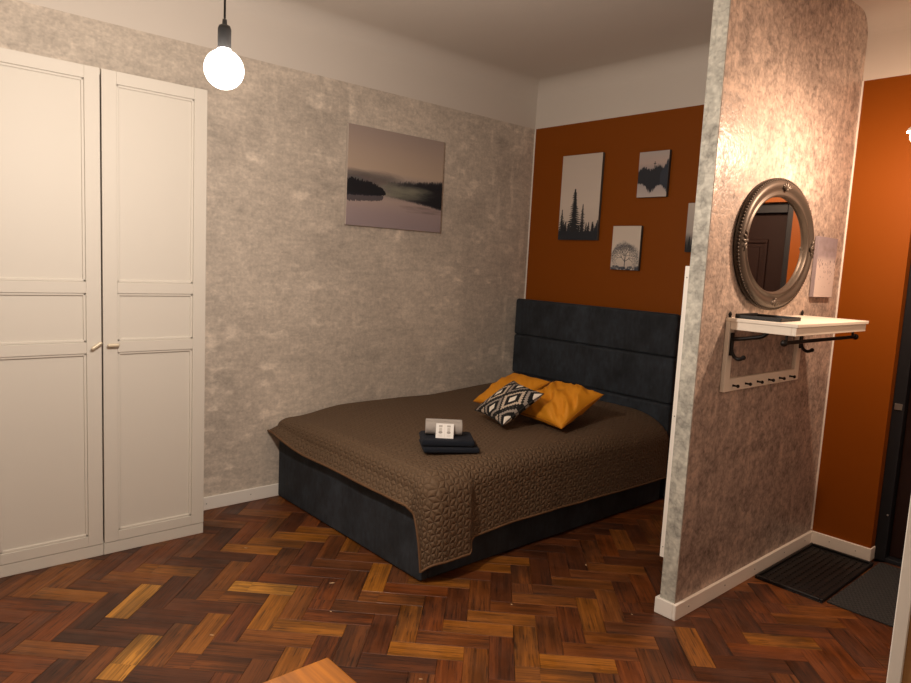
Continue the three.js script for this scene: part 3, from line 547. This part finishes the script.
// ---------------------------------------------------------------- wall shelf with coat hooks
{
  const t = thing('wall_shelf', 'cream wooden wall shelf with black iron brackets, hanging rod and six pegs', 'shelf', [XP, 1.028, 0.893], Math.PI / 2);
  const hw = 0.405, TY = 0.342, D = 0.318;                             // local x runs into the hall, z out of the wall
  part('top_board', rslab(-hw - 0.002, hw + 0.03, TY - 0.016, TY, 0.001, D, 0.003), M.cream, t);
  part('apron', rslab(-hw + 0.004, hw + 0.02, TY - 0.052, TY - 0.016, D - 0.028, D - 0.008, 0.002), M.cream, t);
  for (const x of [-hw + 0.004, hw + 0.002]) part('apron', rslab(x, x + 0.018, TY - 0.052, TY - 0.016, 0.022, D - 0.028, 0.002), M.cream, t);
  for (const x of [-hw, hw - 0.05]) part('post', rslab(x, x + 0.05, 0.0, TY - 0.016, 0.001, 0.021, 0.003), M.cream, t);
  part('rail', rslab(-hw + 0.05, hw - 0.05, 0.0, 0.06, 0.001, 0.02, 0.003), M.cream, t);
  for (let k = 0; k < 6; k++) part('peg', lathe([[0, 0], [0.006, 0], [0.0045, 0.006], [0.0045, 0.018], [0.008, 0.022], [0.0085, 0.027], [0.005, 0.031], [0, 0.032]], 12).rotateX(Math.PI / 2), M.blackIron, t, [-0.318 + k * 0.1235, 0.026, 0.02]);
  for (const x of [-hw + 0.025, hw - 0.025]) {
    const g = [tube([[x, 0.245, 0.026], [x, 0.252, 0.07], [x, 0.262, 0.12], [x, 0.275, 0.165], [x, TY - 0.03, 0.2], [x, TY - 0.018, 0.215]], 0.009, 24, 8),
      tube([[x, 0.25, 0.026], [x, 0.19, 0.03], [x, 0.165, 0.045], [x, 0.158, 0.065], [x, 0.165, 0.083]], 0.0085, 20, 8), new THREE.SphereGeometry(0.011, 10, 8).translate(x, 0.168, 0.086), rslab(x - 0.012, x + 0.012, 0.17, 0.275, 0.021, 0.032, 0.004)];
    part('bracket', mergeGeometries(g.map((q) => q.index ? q.toNonIndexed() : q)), M.blackIron, t);
  }
  part('rod', new THREE.CylinderGeometry(0.0085, 0.0085, 0.82, 14).rotateZ(Math.PI / 2), M.blackIron, t, [0.02, 0.256, 0.262]);
  for (const x of [-0.395, 0.44]) part('rod_finial', new THREE.SphereGeometry(0.0155, 14, 10), M.blackIron, t, [x, 0.256, 0.262]);
  for (const x of [-0.375, 0.4]) part('rod_hanger', new THREE.CylinderGeometry(0.006, 0.006, 0.07, 10), M.blackIron, t, [x, TY - 0.051, 0.262]);
  for (const x of [-hw + 0.012, hw - 0.012]) part('screw_finial', lathe([[0, 0], [0.0075, 0], [0.006, 0.006], [0.008, 0.013], [0.005, 0.024], [0, 0.03]], 12), M.blackIron, t, [x, TY, 0.012]);
  // shallow tray lying on the shelf
  const tr = thing('key_tray', 'shallow black tray lying on the cream wall shelf', 'tray', [2.535, 1.3705, 1.16], 0.06);
  part('tray_base', rslab(-0.1, 0.1, 0, 0.005, -0.12, 0.12, 0.002), M.blackPlastic, tr);
  part('tray_rim', mergeGeometries([rslab(-0.1, -0.093, 0.004, 0.02, -0.12, 0.12, 0.002), rslab(0.093, 0.1, 0.004, 0.013, -0.12, 0.12, 0.002), rslab(-0.1, 0.1, 0.004, 0.016, -0.12, -0.113, 0.002), rslab(-0.1, 0.1, 0.004, 0.016, 0.113, 0.12, 0.002)]), M.blackPlastic, tr);
}
// white board on the hidden side of the dividing wall
{
  const t = thing('wall_panel', 'narrow white board fixed to the alcove side of the dividing wall', 'panel', [XP - TP - 0.0125, 0.26, 1.27]);
  part('board', rslab(-0.0125, 0.0125, 0, 1.33, -0.24, 0.24, 0.002), M.skirt, t);
  for (const y of [0.05, 0.66, 1.28]) part('screw', new THREE.SphereGeometry(0.0035, 8, 6), M.steel, t, [0, y, 0.24]);
}
// ---------------------------------------------------------------- table corner in the foreground
{
  const t = thing('table', 'honey coloured wooden table with only its near corner in view', 'table', [3.102, 0, 3.902]);
  const wood = tex(512, 512, (i, j) => { const x = i / 512, y = j / 512, g = fbm(x * 3 + 0.4 * fbm(x * 2, y * 3, 2, 3), y * 60, 4, 103) - 0.5, v = 0.92 + 0.42 * g + 0.16 * (fbm(x * 8, y * 180, 2, 107) - 0.5); return [v, v * 0.97, v * 0.92]; });
  const m = phy({ color: 0xb06d14, map: wood, roughness: 0.45, specularIntensity: 0.4 });
  part('table_top', boxUV(rslab(-0.318, 0.318, 0.722, 0.75, -0.338, 0.338, 0.005, 3), 0.8), m, t);
  for (const x of [-0.27, 0.27]) for (const z of [-0.29, 0.29]) part('leg', rslab(x - 0.022, x + 0.022, 0, 0.722, z - 0.022, z + 0.022, 0.004), m, t);
  for (const z of [-0.29, 0.29]) part('apron', rslab(-0.248, 0.248, 0.64, 0.722, z - 0.01, z + 0.01, 0.002), m, t);
}

// ---------------------------------------------------------------- lamps
function pendant(label, o, r, drop, group, glow, housing) {
  const t = thing('pendant_lamp', label, 'lamp', o.pos, 0, group);
  const bp = []; for (let k = 0; k <= 20; k++) { const q = -Math.PI / 2 + k / 20 * (Math.PI / 2 + 1.12); bp.push([Math.max(0, r * Math.cos(q)), r * Math.sin(q)]); } bp.push([0.0165, r * 1.02]);
  const bulb = part('bulb', lathe(bp, 32),
    std({ color: 0xfff4e2, emissive: o.color, emissiveIntensity: glow, roughness: 0.3 }), t);
  bulb.castShadow = false;
  const y = r * 0.98;
  part('socket', lathe([[0, y], [0.018, y], [0.0185, y + 0.004], [0.0185, y + 0.056], [0.015, y + 0.065], [0.007, y + 0.069], [0.006, y + 0.082], [0, y + 0.085]], 24), M.blackPlastic, t);
  part('cord', new THREE.CylinderGeometry(0.0032, 0.0032, drop - y - 0.085, 10), M.blackPlastic, t, [0, (drop + y + 0.085) / 2, 0]);
  part('ceiling_rose', lathe([[0, drop - 0.03], [0.03, drop - 0.03], [0.045, drop - 0.02], [0.048, drop], [0, drop]], 24), M.blackPlastic, t);
  if (housing) part('shade', lathe([[0.0187, y + 0.012], [r + 0.007, y - 0.004], [r + 0.01, y - 0.014], [r + 0.012, 0.019], [r + 0.0135, 0.019], [r + 0.0115, y - 0.012], [r + 0.008, y], [0.0187, y + 0.016]], 32), M.skirt, t);
  const l = new THREE.PointLight(o.color, o.power, 0, 2); l.name = 'lamp_light'; l.castShadow = true; l.shadow.radius = r * 0.8 / 0.02; l.shadow.mapSize.set(1024, 1024); l.shadow.bias = -0.001; t.add(l);
}
pendant('bare globe bulb hanging on a black cord in front of the wardrobe', PENDANT, 0.055, H - PENDANT.pos[1], undefined, 60);
pendant('small bulb with a white collar hanging in the entrance beside the orange wall', HALL_LAMP, 0.034, H - HALL_LAMP.pos[1], undefined, 60, true);

renderer.render(scene, camera);
